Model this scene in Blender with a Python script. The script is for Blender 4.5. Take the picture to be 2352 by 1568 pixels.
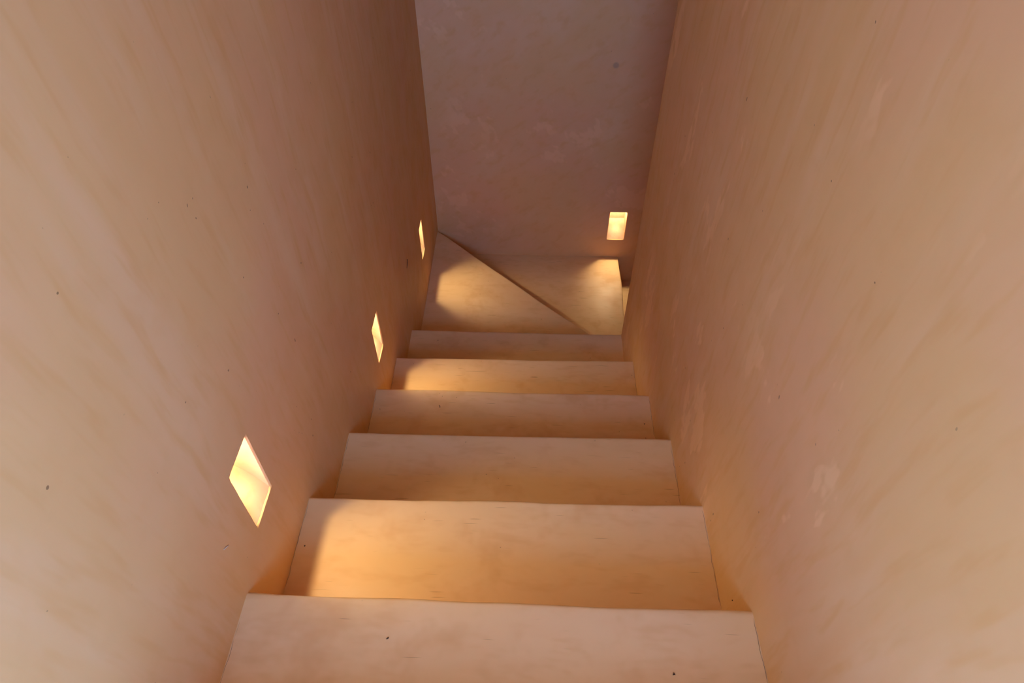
import bpy, bmesh, math, random
from mathutils import Vector, Matrix, noise

for o in list(bpy.data.objects):
    bpy.data.objects.remove(o, do_unlink=True)
S = bpy.context.scene
COL = S.collection

# ------------------------------------------------------------------ camera
# position, axes (right / forward / up) and focal length solved from the
# stair nosings, the wall joints and the vertical wall edges
CX, CY, CZ = 0.5098, -0.4823, 1.1881
PITCH, ROLL, YAW = -0.80261, 0.00213, 0.03551
FPX = 1487.84
cam_d = bpy.data.cameras.new('camera')
cam = bpy.data.objects.new('camera', cam_d)
COL.objects.link(cam)
m = (Matrix.Rotation(YAW, 3, 'Z') @ Matrix.Rotation(PITCH, 3, 'X') @ Matrix.Rotation(ROLL, 3, 'Y'))
r_, f_, u_ = m.col[0], m.col[1], m.col[2]
mw = Matrix((r_, u_, -f_)).transposed().to_4x4()
mw.translation = Vector((CX, CY, CZ))
cam.matrix_world = mw
cam_d.sensor_width = 36.0
cam_d.lens = FPX / 2352.0 * 36.0
cam_d.clip_start = 0.02
S.camera = cam

# ------------------------------------------------------------------ world, daylight, exposure
SKY = (0.45, 0.90, 1.98)
SKY_STRENGTH = 7.6
LAMP_COLOR = (1.0, 0.80, 0.48)
LAMP_W = 0.80
S.cycles.use_light_tree = False
S.cycles.caustics_reflective = False
S.cycles.caustics_refractive = False
S.cycles.diffuse_bounces = 7      # the light down here is mostly plaster lit by plaster
w = bpy.data.worlds.new('daylight')
S.world = w
w.use_nodes = True
bg = w.node_tree.nodes['Background']
bg.inputs[0].default_value = (*SKY, 1)
bg.inputs[1].default_value = SKY_STRENGTH
S.view_settings.view_transform = 'Standard'
S.view_settings.look = 'None'
S.view_settings.gamma = 1.0
S.view_settings.use_curve_mapping = False
S.view_settings.exposure = 0.0

# unseen terrace behind camera, open back and right; overhang added to block overhead sky
OPEN_Y = -1.10
LEFT_Y = -1.45
ROOF_Y = -1.75
CEIL_Z = 1.95
LAND_Z = 0.36
pd = bpy.data.lights.new('daylight_opening', 'AREA')
pd.shape = 'RECTANGLE'
pd.size = 0.98
pd.size_y = CEIL_Z - LAND_Z
pd.cycles.is_portal = True
po = bpy.data.objects.new('daylight_opening', pd)
COL.objects.link(po)
po.location = (0.465, OPEN_Y - 0.02, (CEIL_Z + LAND_Z) / 2)
po.rotation_euler = (math.radians(90), 0, 0)      # faces +y, into the stairwell

# ------------------------------------------------------------------ dimensions (metres)
W = 0.93                       # right wall plane x
SL = -0.0122                   # left wall x = SL * y
BACK = 2.609                   # back wall plane y
NOSE = [(0.004, -0.003), (0.310, 0.317), (0.633, 0.636), (0.945, 0.950), (1.259, 1.271), (1.594, 1.594)]
LEVEL = [0.0, -0.181, -0.363, -0.543, -0.722, -0.900]
Z7, Z8, Z9 = -1.080, -1.260, -1.440
X8 = 1.038
END_X = 2.9
BOT = -2.75
xl = lambda y: SL * y

# ------------------------------------------------------------------ helpers
def tag(o, label=None, cat=None, group=None, kind=None):
    if label: o['label'] = label
    if cat: o['category'] = cat
    if group: o['group'] = group
    if kind: o['kind'] = kind
    return o

def obj(name, verts, faces, mat, parent=None, smooth=True):
    me = bpy.data.meshes.new(name)
    me.from_pydata([tuple(v) for v in verts], [], faces)
    bm = bmesh.new(); bm.from_mesh(me)
    bmesh.ops.remove_doubles(bm, verts=bm.verts, dist=1e-5)
    bmesh.ops.recalc_face_normals(bm, faces=bm.faces)
    bm.to_mesh(me); bm.free()
    if smooth:
        me.polygons.foreach_set('use_smooth', [True] * len(me.polygons))
        me.set_sharp_from_angle(angle=math.radians(40))
    me.materials.append(mat)
    o = bpy.data.objects.new(name, me)
    COL.objects.link(o)
    if parent: o.parent = parent
    return o

def empty(name, loc):
    o = bpy.data.objects.new(name, None)
    o.empty_display_size = 0.05
    o.location = loc
    COL.objects.link(o)
    return o

def fn(x, y, z, s, seed=0.0):
    return noise.noise(Vector((x * s + seed, y * s + seed * 1.7, z * s - seed)))

def lines(a, b, step, extra=()):
    """sorted grid coordinates from a to b, with the extra values exactly on the grid"""
    n = max(1, int(round((b - a) / step)))
    g = [a + (b - a) * i / n for i in range(n + 1)]
    for e in extra:
        g = [v for v in g if abs(v - e) > step * 0.45 or v in (a, b)] + [e]
    return sorted(set(g))

# ------------------------------------------------------------------ plaster
def plaster(name, c_main, c_pink, c_pale, c_dark, streak_rot, streak_scale, smear=0.3, rough=0.5, stain=0.2, bump=0.25, spec=0.07, scratch=None, spots=(), fine_k=0.55):
    """trowelled lime plaster: mottled colour, directional trowel streaks, pale smears, specks"""
    M = bpy.data.materials.new(name); M.use_nodes = True
    N, L = M.node_tree.nodes, M.node_tree.links
    bs = N['Principled BSDF']
    tc = N.new('ShaderNodeTexCoord')
    def noise_n(scale, detail, rough_, vec, dist=0.0):
        n = N.new('ShaderNodeTexNoise')
        n.inputs['Scale'].default_value = scale; n.inputs['Detail'].default_value = detail
        n.inputs['Roughness'].default_value = rough_; n.inputs['Distortion'].default_value = dist
        L.new(vec, n.inputs['Vector']); return n.outputs['Fac']
    def ramp(fac, lo, hi, a=0.0, b=1.0):
        r = N.new('ShaderNodeMapRange'); r.clamp = True; r.interpolation_type = 'SMOOTHSTEP'
        r.inputs[1].default_value = lo; r.inputs[2].default_value = hi
        r.inputs[3].default_value = a; r.inputs[4].default_value = b
        L.new(fac, r.inputs[0]); return r.outputs[0]
    def mix(fac, a, b):
        x = N.new('ShaderNodeMix'); x.data_type = 'RGBA'
        L.new(fac, x.inputs[0])
        for i, c in ((6, a), (7, b)):
            if isinstance(c, tuple): x.inputs[i].default_value = (*c, 1)
            else: L.new(c, x.inputs[i])
        return x.outputs[2]
    def math_(op, a, b):
        x = N.new('ShaderNodeMath'); x.operation = op
        for i, c in ((0, a), (1, b)):
            if isinstance(c, (int, float)): x.inputs[i].default_value = c
            else: L.new(c, x.inputs[i])
        return x.outputs[0]
    P0 = tc.outputs['Object']
    # one shared warp bends every pattern, as the hand bends a trowel stroke
    wn = N.new('ShaderNodeTexNoise'); wn.inputs['Scale'].default_value = 4.0; wn.inputs['Detail'].default_value = 1.0
    L.new(P0, wn.inputs['Vector'])
    wv = N.new('ShaderNodeVectorMath'); wv.operation = 'MULTIPLY_ADD'
    L.new(wn.outputs['Color'], wv.inputs[0]); wv.inputs[1].default_value = (0.045, 0.045, 0.045); L.new(P0, wv.inputs[2])
    P = wv.outputs[0]
    mp = N.new('ShaderNodeMapping'); mp.inputs['Rotation'].default_value = streak_rot
    L.new(P, mp.inputs[0])
    mp2 = N.new('ShaderNodeMapping'); mp2.inputs['Scale'].default_value = streak_scale
    L.new(mp.outputs[0], mp2.inputs[0])
    SV = mp2.outputs[0]
    big = noise_n(2.3, 1, 0.5, P)
    mid = noise_n(8.0, 3, 0.65, P)
    st1 = noise_n(1.0, 3, 0.62, SV)
    st2 = noise_n(5.0, 2, 0.62, SV)
    col = mix(ramp(big, 0.36, 0.66), c_main, c_pink)
    col = mix(ramp(st1, 0.45, 0.72, 0.0, 0.80), col, c_pale)
    col = mix(ramp(st2, 0.48, 0.76, 0.0, fine_k), col, c_dark)
    col = mix(math_('MULTIPLY', ramp(mid, 0.50, 0.74), stain), col, c_dark)
    # pale hand-rubbed smears with fairly crisp borders
    if smear > 0.2:
        mp3 = N.new('ShaderNodeMapping'); mp3.inputs['Scale'].default_value = (4.0, 6.0, 2.8)
        L.new(mp.outputs[0], mp3.inputs[0])
        sm = math_('MULTIPLY', ramp(noise_n(1.0, 4, 0.70, mp3.outputs[0]), 0.575, 0.615), ramp(big, 0.42, 0.56))
        col = mix(math_('MULTIPLY', sm, smear), col, tuple(min(1.0, c * 1.16) for c in c_pale))
    # short dark drag marks left by grit under the trowel
    if scratch:
        ms = N.new('ShaderNodeMapping'); ms.inputs['Scale'].default_value = scratch
        L.new(P0, ms.inputs[0])
        sc_ = ramp(noise_n(1.0, 0, 0.5, ms.outputs[0]), 0.80, 0.86)
        col = mix(math_('MULTIPLY', sc_, 0.55), col, tuple(c * 0.42 for c in c_dark))
    # faint round stains: (position, radius)
    for (pos, rad) in spots:
        ds = N.new('ShaderNodeVectorMath'); ds.operation = 'DISTANCE'
        L.new(P0, ds.inputs[0]); ds.inputs[1].default_value = pos
        col = mix(ramp(ds.outputs['Value'], rad * 0.4, rad, 0.5, 0.0), col, (0.30, 0.22, 0.16))
    # tiny dark inclusions
    sp = math_('MULTIPLY', ramp(noise_n(95.0, 0, 0.5, P0), 0.86, 0.885), ramp(mid, 0.50, 0.56))
    col = mix(math_('MULTIPLY', sp, 0.65), col, (0.10, 0.05, 0.025))
    L.new(col, bs.inputs['Base Color'])
    bs.inputs['Specular IOR Level'].default_value = spec
    L.new(ramp(mid, 0.35, 0.7, rough - 0.07, rough + 0.10), bs.inputs['Roughness'])
    mb = N.new('ShaderNodeMapping'); mb.inputs['Rotation'].default_value = streak_rot
    L.new(P0, mb.inputs[0])
    mb2 = N.new('ShaderNodeMapping'); mb2.inputs['Scale'].default_value = tuple(0.55 * c + 3.0 for c in streak_scale)
    L.new(mb.outputs[0], mb2.inputs[0])
    h = noise_n(1.0, 4, 0.55, mb2.outputs[0])
    bp = N.new('ShaderNodeBump'); bp.inputs['Strength'].default_value = bump; bp.inputs['Distance'].default_value = 0.008
    L.new(h, bp.inputs['Height']); L.new(bp.outputs[0], bs.inputs['Normal'])
    return M

R = math.radians
A_MAIN, A_PINK, A_PALE, A_DARK = (0.760, 0.470, 0.202), (0.765, 0.455, 0.224), (0.785, 0.508, 0.258), (0.71, 0.400, 0.145)
M_LEFT = plaster('plaster_left_wall', A_MAIN, A_PINK, A_PALE, A_DARK, (R(-5), 0, 0), (3.0, 7.5, 1.3), 0.15)
M_RIGHT = plaster('plaster_right_wall', A_MAIN, A_PINK, A_PALE, A_DARK, (R(-4), 0, 0), (3.0, 8.0, 1.5), 0.48)
M_BACK = plaster('plaster_back_wall', (0.785, 0.455, 0.200), (0.790, 0.440, 0.222), (0.81, 0.49, 0.255), (0.73, 0.380, 0.138), (0, R(35), 0), (2.5, 2.5, 4.5), 0.35, spots=(((0.897, 2.609, -0.113), 0.020),))
M_STEP = plaster('plaster_steps', (0.755, 0.486, 0.235), (0.758, 0.478, 0.254), (0.785, 0.527, 0.292), (0.63, 0.345, 0.145), (0, 0, R(1.5)), (2.2, 6.0, 5.0), 0.15, rough=0.50, stain=0.50, fine_k=0.35, bump=0.16, spec=0.25, scratch=(14.0, 260.0, 260.0))
M_NICHE = plaster('plaster_recess', (0.73, 0.48, 0.29), (0.73, 0.47, 0.30), (0.76, 0.53, 0.34), (0.68, 0.42, 0.23), (0, 0, 0), (9, 9, 9), 0.0, rough=0.6, bump=0.35)

def simple(name, color, rough=0.6, metal=0.0, emit=None, strength=0.0):
    M = bpy.data.materials.new(name); M.use_nodes = True
    N, L = M.node_tree.nodes, M.node_tree.links
    b = N['Principled BSDF']
    n = N.new('ShaderNodeTexNoise'); n.inputs['Scale'].default_value = 180
    mx = N.new('ShaderNodeMix'); mx.data_type = 'RGBA'
    mx.inputs[6].default_value = (*color, 1); mx.inputs[7].default_value = (*[c * 0.75 for c in color], 1)
    L.new(n.outputs['Fac'], mx.inputs[0]); L.new(mx.outputs[2], b.inputs['Base Color'])
    b.inputs['Roughness'].default_value = rough; b.inputs['Metallic'].default_value = metal
    if emit:
        b.inputs['Emission Color'].default_value = (*emit, 1); b.inputs['Emission Strength'].default_value = strength
    return M
M_HOUSING = simple('lamp_metal', (0.75, 0.72, 0.68), 0.4, 0.8)
M_DIFF = simple('lamp_diffuser', (0.9, 0.85, 0.75), 0.5, 0.0, LAMP_COLOR, 190.0)
M_DEBRIS = simple('dry_leaf_brown', (0.07, 0.035, 0.018), 0.8)
M_WIRE = simple('rusty_wire', (0.09, 0.045, 0.02), 0.7)
M_CRACK = simple('crack_shadow', (0.22, 0.13, 0.07), 0.9)
M_CHIP = simple('bare_lime', (0.80, 0.70, 0.60), 0.8)

# ------------------------------------------------------------------ walls
# niche openings: (a0, a1, z0, z1) along y on the left wall, along x on the back wall
NL = [(0.108, 0.203, 0.041, 0.220), (1.030, 1.127, -0.508, -0.340), (2.040, 2.139, -0.855, -0.671)]
NB = [(0.955, 1.059, -1.134, -0.940)]

def wall_grid(a0, a1, z0, z1, step, holes, place, seed, amp=0.0022, zextra=()):
    A = lines(a0, a1, step, [h[i] for h in holes for i in (0, 1)])
    Z = lines(z0, z1, step, [h[i] for h in holes for i in (2, 3)] + list(zextra))
    V, F = [], []
    for a in A:
        for z in Z:
            d = 1.0
            for h in holes:
                dx = max(h[0] - a, a - h[1], 0.0); dz = max(h[2] - z, z - h[3], 0.0)
                d = min(d, min(1.0, math.hypot(dx, dz) / 0.12))
            e = min(1.0, (a - a0) / 0.1, (a1 - a) / 0.1)
            n = (fn(a, z, 0, 2.2, seed) * 1.0 + fn(a, z, 0, 6.0, seed + 4) * 0.35) * amp * d * max(e, 0.25)
            V.append(place(a, z, n))
    nz = len(Z)
    for i in range(len(A) - 1):
        for j in range(nz - 1):
            ac, zc = (A[i] + A[i + 1]) / 2, (Z[j] + Z[j + 1]) / 2
            if any(h[0] < ac < h[1] and h[2] < zc < h[3] for h in holes):
                continue
            F.append((i * nz + j, (i + 1) * nz + j, (i + 1) * nz + j + 1, i * nz + j + 1))
    return V, F

def shell(V, F, quads):
    """add plain outer faces (lists of corner points) to a wall"""
    for q in quads:
        b = len(V); V.extend(q); F.append(tuple(range(b, b + len(q))))

# left wall: a plane running down the stairs, thick behind
V, F = wall_grid(LEFT_Y, BACK + 0.02, BOT, CEIL_Z, 0.05, NL, lambda a, z, n: (xl(a) + n, a, z), 3.0)
TL = 0.30
y0, y1 = LEFT_Y, BACK + 0.02
shell(V, F, [[(xl(y0), y0, BOT), (-TL, y0, BOT), (-TL, y0, CEIL_Z), (xl(y0), y0, CEIL_Z)],
             [(xl(y1), y1, BOT), (xl(y1), y1, CEIL_Z), (-TL, y1, CEIL_Z), (-TL, y1, BOT)],
             [(-TL, y0, BOT), (-TL, y1, BOT), (-TL, y1, CEIL_Z), (-TL, y0, CEIL_Z)],
             [(xl(y0), y0, CEIL_Z), (-TL, y0, CEIL_Z), (-TL, y1, CEIL_Z), (xl(y1), y1, CEIL_Z)],
             [(xl(y0), y0, BOT), (xl(y1), y1, BOT), (-TL, y1, BOT), (-TL, y0, BOT)]])
wall_left = tag(obj('wall_left', V, F, M_LEFT), 'long trowelled terracotta plaster wall on the left with three lit recesses', kind='structure')

# back wall: closes the turn of the stairs and runs on to the right
V, F = wall_grid(xl(BACK) - 0.004, END_X, BOT, CEIL_Z, 0.05, NB, lambda a, z, n: (a, BACK - n, z), 11.0)
xa, yb = xl(BACK) - 0.004, BACK + 0.30
shell(V, F, [[(xa, BACK, BOT), (xa, yb, BOT), (xa, yb, CEIL_Z), (xa, BACK, CEIL_Z)],
             [(END_X, BACK, BOT), (END_X, BACK, CEIL_Z), (END_X, yb, CEIL_Z), (END_X, yb, BOT)],
             [(xa, yb, BOT), (END_X, yb, BOT), (END_X, yb, CEIL_Z), (xa, yb, CEIL_Z)],
             [(xa, BACK, CEIL_Z), (xa, yb, CEIL_Z), (END_X, yb, CEIL_Z), (END_X, BACK, CEIL_Z)],
             [(xa, BACK, BOT), (END_X, BACK, BOT), (END_X, yb, BOT), (xa, yb, BOT)]])
wall_back = tag(obj('wall_back', V, F, M_BACK), 'mauve-brown plaster wall facing down the stairs with one lit recess', kind='structure')

# right wall: ends in a rounded vertical edge where the stairs turn behind it
PIV = 1.594
RB = 0.010
def right_path():
    P = [(W, y) for y in lines(OPEN_Y, PIV - RB, 0.05)]
    for i in range(1, 7):
        t = i / 6 * math.pi / 2
        P.append((W + RB - RB * math.cos(t), PIV - RB + RB * math.sin(t)))
    P += [(x, PIV) for x in lines(W + RB, END_X, 0.08)[1:]]
    return P
RP = right_path()
ZG = lines(BOT, CEIL_Z, 0.05)
V, F = [], []
for i, (px, py) in enumerate(RP):
    for z in ZG:
        n = (fn(px, py, z, 2.2, 7.0) + 0.35 * fn(px, py, z, 6.0, 2.0)) * 0.0022
        V.append((px - n, py, z) if py < PIV - RB else (px - n * 0.6, py + n * 0.3, z))
nz = len(ZG)
for i in range(len(RP) - 1):
    for j in range(nz - 1):
        F.append((i * nz + j, (i + 1) * nz + j, (i + 1) * nz + j + 1, i * nz + j + 1))
ring = lambda z: [(x, y, z) for x, y in RP] + [(END_X, OPEN_Y, z)]
shell(V, F, [ring(CEIL_Z), ring(BOT),
             [(END_X, PIV, BOT), (END_X, OPEN_Y, BOT), (END_X, OPEN_Y, CEIL_Z), (END_X, PIV, CEIL_Z)],
             [(END_X, OPEN_Y, BOT), (W, OPEN_Y, BOT), (W, OPEN_Y, CEIL_Z), (END_X, OPEN_Y, CEIL_Z)]])
wall_right = tag(obj('wall_right', V, F, M_RIGHT), 'long trowelled orange-beige plaster wall on the right ending at the stair turn', kind='structure')

def box(name, x0, x1, y0, y1, z0, z1, mat, parent=None):
    V = [(x, y, z) for x in (x0, x1) for y in (y0, y1) for z in (z0, z1)]
    F = [(0, 1, 3, 2), (4, 6, 7, 5), (0, 4, 5, 1), (2, 3, 7, 6), (0, 2, 6, 4), (1, 5, 7, 3)]
    return obj(name, V, F, mat, parent, smooth=False)
tag(box('wall_east', END_X, END_X + 0.2, PIV - 0.1, BACK + 0.30, BOT, CEIL_Z, M_BACK), 'plaster wall closing the lower flight out of view', kind='structure')
tag(box('ceiling', -0.30, END_X, ROOF_Y, BACK + 0.30, CEIL_Z, CEIL_Z + 0.2, M_BACK), 'plaster ceiling above the stairwell', kind='structure')  # reaches past the stairwell as an overhang added to shade the steps
tag(box('floor', 0.012, 3.2, LEFT_Y, OPEN_Y, LAND_Z - 0.25, LAND_Z, M_STEP), 'plaster landing at the top of the stairs', kind='structure')

# ------------------------------------------------------------------ steps
stairs = tag(empty('staircase', (0.465, 1.594, BOT)), 'smooth terracotta plaster staircase descending between two walls and turning right', 'staircase')

def put(o):
    o.parent = stairs
    o.matrix_parent_inverse = Matrix.Translation(-Vector(stairs.location))
    return o

def step_block(poly, nose_edge, z, depth, seed, label=None):
    """one monolithic plaster step. poly: plan outline; nose_edge: (p, q) the two plan corners of
    the free edge, rounded over and slightly wavy; the other sides are plain."""
    p, q = Vector(nose_edge[0]), Vector(nose_edge[1])
    inner = [Vector(v) for v in poly]              # remaining corners, going from q round to p
    n_seg = max(8, int((q - p).length / 0.02))
    t = (q - p).normalized()
    out = Vector((t.y, -t.x))
    cen = sum(inner, Vector((0, 0))) / len(inner)
    if (p - cen).dot(out) < 0: out = -out
    rr = 0.007
    prof = [(-rr * 2.2, 0.0), (-rr, -0.0003), (-rr * 0.45, -rr * 0.18), (-rr * 0.12, -rr * 0.55), (0.0, -rr * 1.15), (0.0, -rr * 3), (0.0, -depth)]
    V, F = [], []
    # tread: rows from the inner side to the nosing
    ia, ib = (inner[-1], inner[0])                 # inner corners facing p and q
    rows = 10
    cols = n_seg
    def pt(u, v):                                  # u along the nosing, v from inner (0) to nosing (1)
        a = ia.lerp(ib, u); b = (p - out * rr * 2.2).lerp(q - out * rr * 2.2, u)
        return a.lerp(b, v)
    for j in range(rows):
        for i in range(cols + 1):
            c = pt(i / cols, j / rows)
            dz = fn(c.x, c.y, z, 3.0, seed) * 0.0012
            V.append((c.x, c.y, z + dz))
    for k, (o_, dz_) in enumerate(prof):
        for i in range(cols + 1):
            u = i / cols
            c = p.lerp(q, u)
            wob = fn(c.x, c.y, z, 4.0, seed + 9) * 0.0060 + fn(c.x, c.y, z, 13.0, seed) * 0.0016
            wz = fn(c.x, c.y, z, 3.0, seed) * 0.0012 + fn(c.x, c.y, z, 9.0, seed + 5) * 0.0012
            c = c + out * (o_ + wob * min(1.0, k / 3))
            V.append((c.x, c.y, z + dz_ + (wz if k < 6 else 0)))
    nr = rows + len(prof)
    for j in range(nr - 1):
        for i in range(cols):
            a = j * (cols + 1) + i
            F.append((a, a + 1, a + cols + 2, a + cols + 1))
    # plain sides and bottom
    base = len(V)
    zb = z - depth
    left = [j * (cols + 1) for j in range(nr)]
    right = [j * (cols + 1) + cols for j in range(nr)]
    V += [(ia.x, ia.y, zb), (ib.x, ib.y, zb)]
    F.append(tuple(left + [base]))
    F.append(tuple(right + [base + 1]))
    F.append(tuple([i for i in range(cols + 1)] + [base + 1, base]))
    F.append(tuple([(nr - 1) * (cols + 1) + i for i in range(cols + 1)] + [base + 1, base]))
    o = obj('step', V, F, M_STEP)
    if label: o['label'] = label
    return put(o)

EPS = 0.004
# two steps above the frame, then the six straight ones in view
full = [((OPEN_Y, OPEN_Y), 0.54, None), ((-0.634, -0.634), LAND_Z, None), ((-0.317, -0.317), 0.18, None)] + [(n, l, None) for n, l in zip(NOSE, LEVEL)]
for k in range(1, len(full)):
    (pl, pr), (nl, nr_) = full[k - 1][0], full[k][0]
    z = full[k][1]
    step_block([(W + EPS, pr - 0.012), (xl(pl) - EPS, pl - 0.012)], ((xl(nl) - EPS, nl), (W + EPS, nr_)), z, 0.30, 1.0 + k * 3.3)
# winder with the diagonal edge (left triangle)
P_OUT, P_IN = (xl(BACK) - EPS, BACK - 0.016), (W + 0.012, 1.640)
step_block([(W + 0.008, 1.582), (-0.018 - EPS, 1.582)], (P_OUT, P_IN), Z7, 0.30, 31.0, 'triangular winder step with a diagonal edge')
# second winder (under the diagonal), its free edge runs to the back wall
def winder2():
    # plan: outer corner -> along the back wall -> free edge -> back along the inner wall
    rr = 0.007
    pa, pb = Vector((X8 + 0.002, BACK + EPS)), Vector((X8 - 0.003, PIV - EPS))
    ia, ib = Vector((xl(BACK) - EPS, BACK + EPS)), Vector((W + 0.02, 1.60))
    return step_block([(ib.x, ib.y), (ia.x, ia.y)], ((pa.x, pa.y), (pb.x, pb.y)), Z8, 0.30, 41.0, 'corner winder step lit by the recess above it')
winder2()
# the lower flight going off to the right
x = X8
for k in range(5):
    z = Z9 - 0.18 * k
    xn = x + 0.30
    step_block([(x - 0.012, PIV - EPS), (x - 0.012, BACK + EPS)], ((xn, BACK + EPS), (xn, PIV - EPS)), z, 0.30, 51.0 + 3 * k)
    x = xn
tag(box('floor', x - 0.012, END_X, PIV, BACK, Z9 - 0.18 * 5 - 0.25, Z9 - 0.18 * 5, M_STEP), 'plaster floor at the foot of the lower flight', kind='structure')

# ------------------------------------------------------------------ recessed wall lights
DEPTH = 0.085
TOPUP = 0.016            # the recess ceiling sits a little above the opening, hiding the lamp
def recess_light(h, to_world, seed, label):
    """a rectangular opening with rounded plaster arrises, a curved sloping sill rising to the back
    and a small warm lamp let into its ceiling. local frame: a along the wall, d into the wall, z up"""
    a0, a1, z0, z1 = h
    ac, zc = (a0 + a1) / 2, (z0 + z1) / 2
    root = empty('recessed_wall_light', to_world(ac, 0.0, z0))
    tag(root, label, 'wall light', 'recessed stair lights')
    inv = Matrix.Translation(-Vector(root.location))
    def child(o, par):
        o.parent = par
        if par is root: o.matrix_parent_inverse = inv
        return o
    # opening outline, subdivided, corners slightly rounded inside
    NA, NZ = 10, 16
    def outline(inset, d, wob):
        pts = []
        A0, A1, Z0, Z1 = a0 + inset, a1 - inset, z0 + inset, z1 - inset
        def put_(a, z):
            k = 0.0011 * wob
            pts.append((a + k * fn(a, z, d, 40, seed), d, z + k * fn(a, z, d, 40, seed + 3)))
        for i in range(NA): put_(A0 + (A1 - A0) * i / NA, Z0)
        for i in range(NZ): put_(A1, Z0 + (Z1 - Z0) * i / NZ)
        for i in range(NA): put_(A1 - (A1 - A0) * i / NA, Z1)
        for i in range(NZ): put_(A0, Z1 - (Z1 - Z0) * i / NZ)
        return pts
    def rounded(pts, inset, rad):
        A0, A1, Z0, Z1 = a0 + inset, a1 - inset, z0 + inset, z1 - inset
        out = []
        for (a, d, z) in pts:
            ca = min(max(a, A0 + rad), A1 - rad); cz = min(max(z, Z0 + rad), Z1 - rad)
            da, dz = a - ca, z - cz
            L_ = math.hypot(da, dz)
            if abs(da) > 1e-9 and abs(dz) > 1e-9 and L_ > rad:
                a, z = ca + da / L_ * rad, cz + dz / L_ * rad
            out.append((a, d, z))
        return out
    V, F = [], []
    def loop(pts):
        b = len(V)
        V.extend([to_world(*p) for p in pts]); return list(range(b, b + len(pts)))
    def bridge(l0, l1):
        n = len(l0)
        for i in range(n): F.append((l0[i], l0[(i + 1) % n], l1[(i + 1) % n], l1[i]))
    l0 = loop(outline(0.0, 0.0, 0.0))
    l1 = loop(rounded(outline(0.0012, 0.0008, 1.0), 0.0012, 0.006))
    l2 = loop(rounded(outline(0.0030, 0.0032, 1.0), 0.0030, 0.006))
    bridge(l0, l1); bridge(l1, l2)
    rim = child(obj('rim', V, F, M_LEFT if seed < 50 else M_BACK), root)
    # lining: from the inner rim to a curved sill / back / ceiling
    V, F = [], []
    i0 = 0.0030
    A0, A1, Z0, Z1 = a0 + i0, a1 - i0, z0 + i0, z1 - i0
    def sill(d):                                    # sill height at depth d (rises steeply, then flattens)
        t = d / DEPTH
        return Z0 + 0.092 * (1 - (1 - t) ** 1.7)
    prof = [(0.0032, Z1 + 0.0)] + [(0.010, Z1 + TOPUP * 0.9), (0.016, Z1 + TOPUP), (DEPTH, Z1 + TOPUP)]
    prof += [(DEPTH, Z1 + TOPUP - (Z1 + TOPUP - sill(DEPTH)) * i / 6) for i in range(1, 6)]
    prof += [(DEPTH * (1 - i / 10) + 0.0032 * (i / 10), sill(max(0.0, DEPTH * (1 - i / 10)))) for i in range(0, 11)]
    cols = 8
    for (d, z) in prof:
        for i in range(cols + 1):
            a = A0 + (A1 - A0) * i / cols
            k = 0.0012 * (1 if 0.006 < d else 0)
            V.append(to_world(a, d + k * fn(a, d, z, 30, seed), z + k * fn(a, d, z, 30, seed + 1)))
    n = cols + 1
    for j in range(len(prof) - 1):
        for i in range(cols): F.append((j * n + i, j * n + i + 1, (j + 1) * n + i + 1, (j + 1) * n + i))
    F.append(tuple(j * n for j in range(len(prof))))
    F.append(tuple(j * n + cols for j in range(len(prof))))
    lining = child(obj('recess', V, F, M_NICHE, None), root)
    # lamp: round housing sunk in the recess ceiling with a glowing diffuser
    LD = 0.047
    zt = Z1 + TOPUP
    def disc(rad, z_a, z_b, seg=20):
        V, F = [], []
        for zz in (z_a, z_b):
            for i in range(seg):
                t = 2 * math.pi * i / seg
                V.append(to_world(ac + rad * math.cos(t), LD + rad * math.sin(t), zz))
        F.append(tuple(range(seg))); F.append(tuple(range(seg, 2 * seg)))
        for i in range(seg): F.append((i, (i + 1) % seg, seg + (i + 1) % seg, seg + i))
        return V, F
    hs = child(obj('lamp_housing', *disc(0.020, zt - 0.004, zt + 0.006), M_HOUSING), root)
    df = obj('lamp_diffuser', *disc(0.014, zt - 0.006, zt - 0.0035), M_DIFF); df.parent = hs
    df.parent = hs
    # the lamp's own light
    ld = bpy.data.lights.new('lamp_beam', 'SPOT')
    ld.energy = LAMP_W * 8; ld.color = LAMP_COLOR
    ld.spot_size = R(102); ld.spot_blend = 0.9; ld.shadow_soft_size = 0.010
    lo = bpy.data.objects.new('lamp_beam', ld); COL.objects.link(lo)
    lp = Vector(to_world(ac, LD, zt - 0.012))
    aim = (Vector(to_world(ac, LD - 0.070, zt - 0.012 - 0.071)) - lp).normalized()
    lo.location = lp
    lo.rotation_euler = aim.to_track_quat('-Z', 'Y').to_euler()
    lo.scale = (0.54, 1.0, 1.0)      # beam shape squeezed along the wall to keep light off neighbouring steps
    lo.parent = root; lo.matrix_parent_inverse = inv
    return root
on_left = lambda a, d, z: (xl(a) - d, a, z)
on_back = lambda a, d, z: (a, BACK + d, z)
recess_light(NL[0], on_left, 5.0, 'large lit recess in the left wall, nearest the viewer at the lower left')
recess_light(NL[1], on_left, 15.0, 'narrow lit recess in the left wall, the middle of the three there')
recess_light(NL[2], on_left, 25.0, 'thin sliver of lit recess in the left wall, farthest down beside the triangular step')
recess_light(NB[0], on_back, 65.0, 'lit upright recess in the back wall at the turn, beside the right wall')

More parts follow.
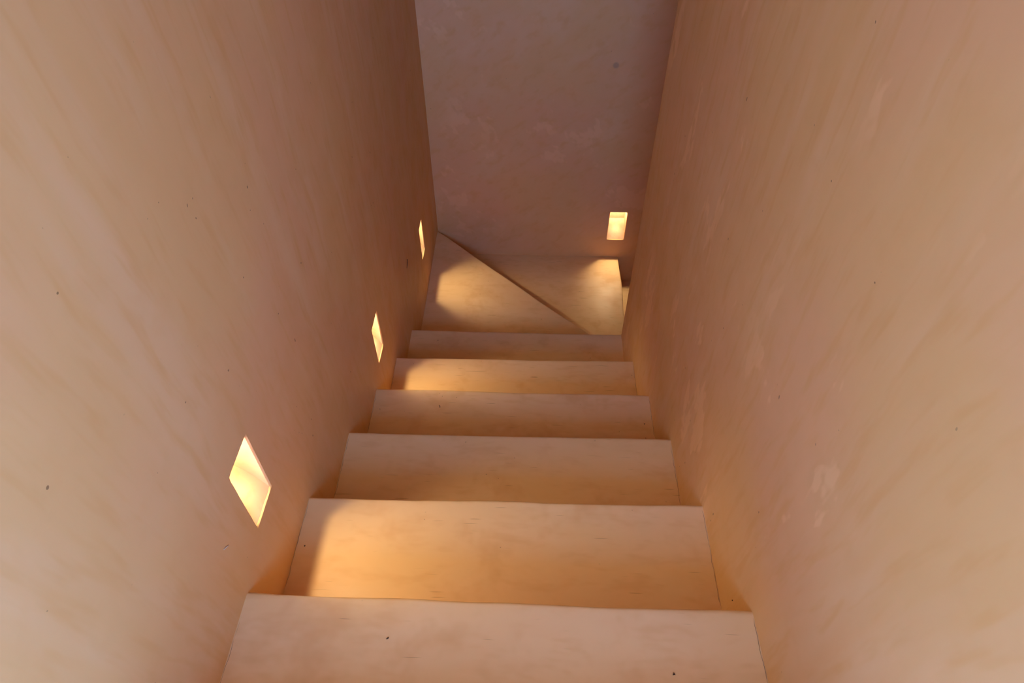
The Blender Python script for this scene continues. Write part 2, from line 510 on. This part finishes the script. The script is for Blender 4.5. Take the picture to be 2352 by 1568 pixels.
# ------------------------------------------------------------------ small things lying about
def flake(name, pts, thick, loc, rotz, mat, label, cat):
    n = len(pts)
    V = [(x, y, 0.0004 + 0.0006 * ((i % 2))) for i, (x, y) in enumerate(pts)] + [(x, y, thick + 0.0008 * ((i + 1) % 2)) for i, (x, y) in enumerate(pts)]
    F = [tuple(range(n)), tuple(range(n, 2 * n))] + [(i, (i + 1) % n, n + (i + 1) % n, n + i) for i in range(n)]
    o = obj(name, V, F, mat, smooth=False)
    o.location = loc; o.rotation_euler = (0, 0, rotz)
    return tag(o, label, cat, 'specks of debris on the steps')
flake('leaf_fragment', [(-0.0028, 0), (-0.001, -0.0012), (0.0016, -0.0009), (0.003, 0.0004), (0.0008, 0.0009)], 0.0012, (0.274, -0.072, 0.0006), 0.5, M_DEBRIS, 'small dark curled leaf fragment on the nearest step, left of centre', 'leaf')
flake('debris_crumb', [(-0.0022, -0.0018), (0.0026, -0.0016), (0.0006, 0.0028)], 0.0014, (0.771, -0.114, 0.0006), 0.1, M_DEBRIS, 'tiny dark triangular crumb on the nearest step, at the bottom edge of the picture', 'crumb')
flake('debris_crumb', [(-0.0018, -0.001), (0.001, -0.0016), (0.002, 0.0006), (-0.0004, 0.0016)], 0.0014, (0.018, 0.184, -0.1806), 0.8, M_DEBRIS, 'tiny dark round crumb on the second step against the left wall', 'crumb')

def tube(name, pts, rad, mat, parent):
    V, F, seg = [], [], 6
    P = [Vector(p) for p in pts]
    for i, p in enumerate(P):
        t = (P[min(i + 1, len(P) - 1)] - P[max(i - 1, 0)]).normalized()
        a = t.orthogonal().normalized(); b = t.cross(a)
        for k in range(seg):
            th = 2 * math.pi * k / seg
            V.append(p + (a * math.cos(th) + b * math.sin(th)) * rad[i])
    for i in range(len(P) - 1):
        for k in range(seg):
            F.append((i * seg + k, i * seg + (k + 1) % seg, (i + 1) * seg + (k + 1) % seg, (i + 1) * seg + k))
    F.append(tuple(range(seg))); F.append(tuple(range((len(P) - 1) * seg, len(P) * seg)))
    return obj(name, V, F, mat, parent)
hx = xl(1.685)
o = tube('bristle', [(hx + 0.001, 1.668, -0.600), (hx + 0.003, 1.676, -0.590), (hx + 0.004, 1.683, -0.578), (hx + 0.003, 1.692, -0.571)], [0.0006, 0.0012, 0.0017, 0.0022], M_WIRE, wall_left)
o['label'] = 'short dark bristle stuck in the plaster'
o = tube('paint_chip', [(0.0008, 0.012, 0.150), (0.0012, 0.018, 0.146), (0.0008, 0.026, 0.1385)], [0.0006, 0.0014, 0.0006], M_CHIP, wall_left)
o['label'] = 'small pale chip in the plaster'
o = tube('paint_chip', [(W - 0.0006, 0.0575, -0.0985), (W - 0.001, 0.059, -0.1), (W - 0.0006, 0.0600, -0.1025)], [0.0008, 0.0012, 0.0006], M_WIRE, wall_right)
o['label'] = 'tiny dark chip in the plaster low on the right wall'

# hairline cracks where the treads meet the walls
rng = random.Random(4)
def crack(pts, rad, parent):
    n = len(pts)
    return tube('hairline_crack', pts, [rad * (0.3 + 0.7 * rng.random()) if 0 < i < n - 1 else rad * 0.15 for i in range(n)], M_CRACK, parent)
for k in range(5):
    z = LEVEL[k]
    prev = NOSE[k - 1] if k else (-0.30, -0.30)
    for side in (0, 1):
        ya, yb_ = prev[side] + 0.02, NOSE[k][side] - 0.012
        ya += (yb_ - ya) * (0.15 + 0.3 * rng.random())
        pts = []
        for i in range(15):
            y = ya + (yb_ - ya) * i / 14
            xw = xl(y) + 0.0022 if side == 0 else W - 0.0022
            pts.append((xw + (rng.random() - 0.5) * 0.0022, y, z + 0.0003 + (rng.random() - 0.5) * 0.0004))
        put(crack(pts, 0.00042, None))
